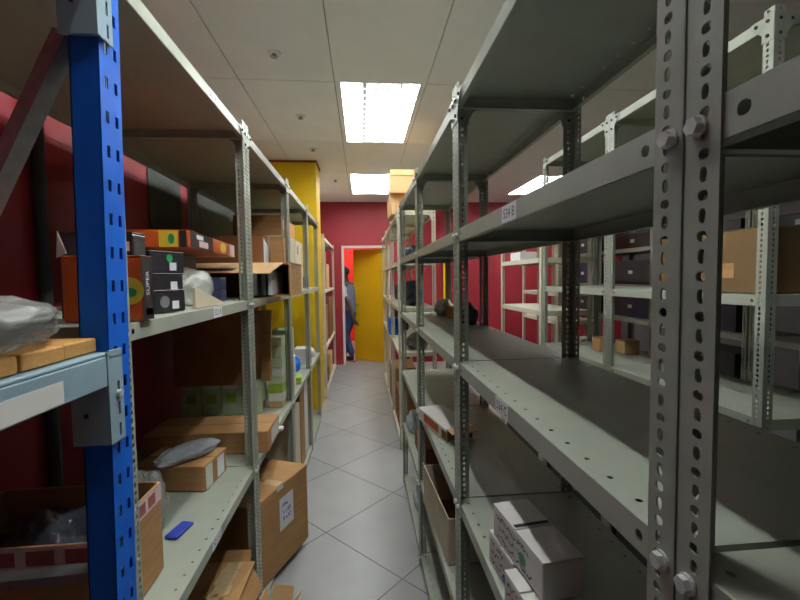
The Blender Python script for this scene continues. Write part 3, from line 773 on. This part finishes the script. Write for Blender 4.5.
bag('bubble_wrap', 'smaller bundle of bubble wrap on the bottom right shelf', 'bubble wrap', (.36, 2.45, .062), (.15, .24, .13), 'bubble', 9, 0, .12, 4)
bag('dark_bundle', 'dark grey bundle at the back of the right middle shelf', 'bundle', (.52, 2.62, 1.2095), (.12, .26, .10), 'greywrap', 4, 0, .15, 2)
carton('small_carton', 'small brown box at the back of the right middle shelf', 'box', (.535, 2.34, 1.2095), (.07, .16, .07), .2, 'card_d', seam=False)
bag('dark_bag', 'black bag beside the small brown box at the back of the shelf', 'bag', (.54, 2.08, 1.2095), (.08, .16, .11), 'dark', 7, 0, .15, 2)
# ---- pale units, right far
carton('carton', 'flat tan carton lying across the near end of the pale unit top', 'carton', (.455, 3.585, 2.0015), (.30, .16, .085), 0, 'card_l')
carton('carton', 'tan carton on the pale unit top underneath another carton', 'carton', (.385, 3.87, 2.0015), (.25, .4, .175), .03, 'card_l')
t = carton('carton', 'tan carton topmost of the pile touching the ceiling light edge', 'carton', (.365, 3.80, 2.178), (.21, .36, .20), -.03, 'card_l', seam=False)
b = MB(); b.box(-.108, .108, -.185, .185, .150, .156); b.build('lid_rim', M['card_l'], t)
bag('navy_bag', 'large navy bag on the pale unit, level with the 534 C shelf', 'bag', (.46, 3.85, 1.2015), (.22, .5, .22), 'navy', 4, 0, .15, 2)
bag('navy_bag', 'navy bag on the upper shelf of the pale unit', 'bag', (.46, 3.8, 1.5865), (.22, .5, .16), 'navy', 6, 0, .15, 2)
bag('grey_bag', 'grey crumpled bag on the lower shelf of the pale unit', 'bag', (.47, 3.68, .8215), (.2, .26, .14), 'greywrap', 5, 0, .2, 2)
carton('carton', 'brown carton on the bottom shelf of the pale unit', 'carton', (.44, 4.0, .0615), (.24, .5, .32), 0, 'card_d')
carton('carton', 'brown carton on the low shelf of the second pale unit', 'carton', (.44, 4.75, .0615), (.26, .5, .40), 0, 'card')
b = MB(); b.box(.29, .44, 4.55, 4.85, .8215, 1.0); tag(b.build('blue_crate', M['bright_blue'], bevel=.01), 'bright blue container on the second pale unit beside the door', 'container')
bag('dark_bag', 'dark bag on the second pale unit beside the blue container', 'bag', (.45, 5.0, .8215), (.2, .24, .24), 'dark', 3, 0, .15, 2)
bag('navy_bag', 'dark blue bag on the second pale unit above the blue container', 'bag', (.46, 4.75, 1.2015), (.2, .5, .2), 'navy', 8, 0, .15, 2)

b = MB(); b.box(1.375, 1.43, WF-.04, WF-.004, 0, 1.85); tag(b.build('yellow_board', M['yellow'], bevel=.003), 'narrow yellow board standing against the red end wall behind the racks', 'board')
b = MB(); b.box(1.46, 1.50, WF-.04, WF-.004, 0, 1.85); tag(b.build('white_board', M['white_trim'], bevel=.003), 'narrow white board standing beside the yellow board at the end wall', 'board')
# ---- next aisle
s = (.32, .46, .212)
t = carton('wide_carton', 'wide tan carton on the next aisle rack, right of the near posts', 'carton', (1.405, 1.425, 1.3815), s, 0, 'card_dull', seam=True)
patch(t, 'brown_tape', 'card_d', '-x', s, 0, .05, .05, (.10, -.03)).data.materials[0] = M['card']
carton('carton', 'beige carton under the top shelf of the next aisle rack', 'carton', (1.42, 1.62, 1.7915), (.32, .5, .2), 0, 'card_b')
carton('small_carton', 'small tan carton on the low shelf of the next aisle, left of its post', 'carton', (1.40, 2.33, 1.0015), (.07, .08, .08), 0, 'card', seam=False)
carton('small_carton', 'small tan carton on the low shelf of the next aisle, right of its post', 'carton', (1.50, 2.24, 1.0015), (.09, .09, .075), 0, 'card_l', seam=False)
b = MB(); b.box(1.24, 1.38, 3.2, 3.42, 1.5735, 1.64); tag(b.build('white_crate', M['paper'], bevel=.006), 'small white and blue crate on the upper cream shelf', 'crate')
for k, (y, l, lab) in enumerate([(1.55, .7, 'dark carton added to darken the lowest shelf of the next aisle, under the wide tan carton'), (2.32, .62, 'dark carton added to darken the lowest shelf of the next aisle, under the small tan cartons'), (3.12, .7, 'dark carton added to darken the bottom shelf of the front cream unit')]):
    carton('dark_carton', lab, 'carton', (1.38, y, .0615), (.3, l, .34), 0, 'dark', 'dark cartons added to darken the lowest shelves of the next aisle', seam=False)  # added cartons, they darken the pale stripe seen below the right shelves
rnd = random.Random(5)
S = [(.75, 1.681, .24, .16, .10, 'dark'), (1.05, 1.681, .26, .2, .06, 'card_b'), (1.3, 1.681, .26, .14, .14, 'greywrap'), (1.75, 1.681, .26, .3, .16, 'dark'), (2.15, 1.681, .25, .3, .1, 'navy'), (2.7, 1.681, .25, .4, .12, 'dark'),
     (.85, 1.361, .26, .24, .09, 'bright_blue'), (1.2, 1.361, .26, .18, .10, 'dark'), (1.8, 1.361, .26, .4, .2, 'navy'), (2.75, 1.361, .26, .4, .2, 'navy'), (2.12, 1.361, .1, .12, .08, 'card_l'),
     (.86, 1.061, .26, .3, .06, 'red_plastic'), (1.25, 1.061, .26, .2, .14, 'dark'), (1.8, 1.061, .28, .5, .2, 'dark'), (2.75, 1.061, .28, .5, .2, 'navy'),
     (3.6, 1.681, .26, .5, .14, 'dark'), (3.62, 1.361, .26, .6, .22, 'dark'), (3.62, 1.061, .26, .6, .2, 'navy'), (4.45, 1.681, .26, .5, .2, 'dark'), (4.45, 1.361, .26, .6, .22, 'navy'), (4.45, 1.061, .26, .6, .2, 'dark'),
     (.95, .701, .28, .42, .16, 'card'), (1.8, .701, .28, .5, .22, 'dark'), (2.75, .701, .28, .5, .22, 'dark')]
nm = {'dark': 'dark', 'card_b': 'beige', 'greywrap': 'grey', 'navy': 'navy', 'bright_blue': 'blue', 'card_l': 'tan', 'red_plastic': 'red', 'card': 'brown'}
lv = {1.681: 'second shelf from the top', 1.361: 'third shelf from the top', 1.061: 'fourth shelf from the top', .701: 'fifth shelf from the top'}
for y, z, w, l, h, m in S:
    un = 'near' if y < 1.5 else ('middle' if y < 2.33 else 'far' if y < 3.2 else 'fourth' if y < 4 else 'last')
    sz = 'flat ' if h < .08 else ('low ' if h < .13 else 'deep ')
    t = carton('storage_box', f'{sz}{nm[m]} box on the {lv[z]} of the {un} third-row unit', 'box', (2.56, y, z), (w, l, h), 0, m, 'boxes on the third row of shelving', seam=False)
    patch(t, 'white_label', 'paper', '-x', (w, l, h), 0, .06, .03, (.02, 0))

# ------------------------------------------------------------------ foreground bag on the boards
bag('plastic_bag', 'grey see-through plastic bag lying on the wooden boards', 'plastic bag', (-.53, .605, 1.3575), (.20, .26, .075), 'bag', 6, .5, .25, 1.7)

# ------------------------------------------------------------------ person walking through the door
def skin(name, verts, edges, radii, m, parent, root=0, sub=2):
    me = bpy.data.meshes.new(name); me.from_pydata(verts, edges, []); me.materials.append(M[m])
    o = bpy.data.objects.new(name, me); C.objects.link(o); o.parent = parent
    sk = o.modifiers.new('skin', 'SKIN'); sk.use_smooth_shade = True
    for i, r in enumerate(radii):
        d = me.skin_vertices[0].data[i]; d.radius = r if isinstance(r, tuple) else (r, r)
    me.skin_vertices[0].data[root].use_root = True
    sb = o.modifiers.new('sub', 'SUBSURF'); sb.levels = sub; sb.render_levels = sub
    return o
def person():
    t = thing('person', 'person in grey-blue shirt and blue jeans walking out through the far door', 'person', (-.235, 7.42, 0), math.radians(62))
    # local: +y = walking direction, x = to the person's right
    V, E, R = [], [], []
    def ch(par, pts):
        for p, r in pts:
            V.append(p); R.append(r)
            if par is not None: E.append((par, len(V)-1))
            par = len(V)-1
        return par
    root = ch(None, [((0, 0, .88), .10)])
    ch(root, [((0, .01, 1.0), .095), ((0, .02, 1.15), .105), ((0, .03, 1.28), .11)]); chest = len(V)-1
    neck = ch(chest, [((0, .05, 1.38), .055), ((0, .07, 1.44), .05)])
    ch(neck, [((0, .09, 1.50), .075), ((0, .105, 1.56), .085), ((0, .10, 1.61), .06)])
    for s, foot, knee, hand in ((1, (.09, .16, .07), (.10, .12, .47), (.25, .16, .82)), (-1, (-.09, -.10, .07), (-.10, .03, .46), (-.25, -.22, .80))):
        a = ch(root, [((s*.09, 0, .80), .085), (((s*.10), knee[1]*.6, .64), .07), (knee, .052), ((knee[0], (knee[1]+foot[1])/2, .27), .048), (foot, .035)])
        ch(a, [((foot[0], foot[1]+.07, .045), .036), ((foot[0], foot[1]+.17, .035), .028)])
        sh = ch(chest, [((s*.15, .03, 1.33), .055)])
        el = (s*.22, hand[1]*.35-.03, 1.05)
        w = ch(sh, [((s*.20, 0, 1.2), .043), (el, .036), ((s*.235, (el[1]+hand[1])/2, .93), .03), (hand, .022)])
        dn = Vector((hand[0]-el[0], hand[1]-el[1], hand[2]-el[2])).normalized()
        palm = ch(w, [(tuple(Vector(hand)+dn*.05), .024)])
        for k, ln in enumerate((.07, .08, .075, .06)):
            base = Vector(hand)+dn*.09+Vector((0, (k-1.5)*.02, 0))
            ch(palm, [(tuple(base), .010), (tuple(base+dn*ln*.6+Vector((-s*.012, 0, 0))), .009), (tuple(base+dn*ln+Vector((-s*.03, 0, 0))), .008)])
        th = Vector(hand)+dn*.03+Vector((0, .03, 0)); ch(w, [(tuple(th), .011), (tuple(th+dn*.05+Vector((-s*.01, .015, 0))), .009)])
    body = skin('body', V, E, R, 'skin', t)
    # head details on the body object's own children
    b = MB()
    bm = b.bm; bmesh.ops.create_uvsphere(bm, u_segments=20, v_segments=14, radius=1)
    for v in bm.verts: v.co = Vector((v.co.x*.088, .092+v.co.y*.10, 1.575+max(v.co.z, -.25-.5*max(0, -v.co.y))*.085))
    b.build('hair', M['hair'], t, smooth=True)
    b = MB()
    for s in (-1, 1): b.obox((s*.086, .10, 1.53), (.014, .03, .05), Matrix.Identity(3)); 
    b.build('ear', M['skin'], t, bevel=.005)
    b = MB(); b.prism([(-.012, .178, 1.51), (.012, .178, 1.51), (0, .176, 1.555)], (0, .022, -.004)); b.build('nose', M['skin'], t)
    skin('shirt', [(0, -.005, .78), (0, .0, 1.0), (0, .015, 1.15), (0, .028, 1.28), (0, .042, 1.37), (.15, .028, 1.335), (-.15, .028, 1.335)],
         [(0, 1), (1, 2), (2, 3), (3, 4), (3, 5), (3, 6)], [(.165, .12), (.15, .115), (.16, .125), (.165, .125), .075, .085, .085], 'shirt', t)
    for s, hy in ((1, .03), (-1, -.10)):
        skin('sleeve', [(s*.15, .03, 1.34), (s*.195, .0, 1.22), (s*.215, hy*.4, 1.10)], [(0, 1), (1, 2)], [.072, .064, .058], 'sleeve', t)
    skin('trousers', [(0, 0, 1.0), (0, 0, .90), (.085, 0, .78), (.10, .07, .62), (.10, .12, .47), (.095, .14, .27), (.09, .15, .10), (-.085, 0, .78), (-.10, .015, .62), (-.10, .03, .46), (-.095, -.04, .27), (-.09, -.095, .10)],
         [(0, 1), (1, 2), (2, 3), (3, 4), (4, 5), (5, 6), (1, 7), (7, 8), (8, 9), (9, 10), (10, 11)], [(.12, .095), (.135, .105), .095, .085, .068, .062, .06, .095, .085, .068, .062, .06], 'jeans', t)
    for x, y in ((.09, .16), (-.09, -.10)):
        o = skin('shoe', [(x, y-.03, .052), (x, y+.06, .05), (x, y+.17, .042)], [(0, 1), (1, 2)], [.046, .046, .038], 'shoe', t)
        b = MB(); b.box(x-.042, x+.042, y-.07, y+.205, 0, .02); b.build('sole', M['sole'], o, bevel=.006)
person()

# ------------------------------------------------------------------ camera
cam = bpy.data.cameras.new('camera'); co = bpy.data.objects.new('camera', cam); C.objects.link(co)
f, yaw, pit, roll = 417.45, .0896, .0529, -.0139
cam.sensor_width = 36; cam.lens = f/800*36; cam.clip_start = .02
cy, sy = math.cos(yaw), math.sin(yaw)
fw = Vector((sy*math.cos(pit), cy*math.cos(pit), -math.sin(pit))); rt = Vector((cy, -sy, 0)); up = rt.cross(fw)
r2 = rt*math.cos(roll)+up*math.sin(roll); u2 = -rt*math.sin(roll)+up*math.cos(roll)
Rm = Matrix((r2, u2, -fw)).transposed()
co.matrix_world = Matrix.Translation((0, 0, 1.448)) @ Rm.to_4x4()
sc = bpy.context.scene; sc.camera = co
w = bpy.data.worlds.new('world'); sc.world = w; w.use_nodes = True
w.node_tree.nodes['Background'].inputs[0].default_value = (.02, .02, .022, 1); w.node_tree.nodes['Background'].inputs[1].default_value = 1
sc.view_settings.view_transform = 'Standard'; sc.view_settings.look = 'None'; sc.view_settings.gamma = 1
sc.view_settings.exposure = .2
sc.cycles.use_denoising = True
sc.cycles.max_bounces = 8
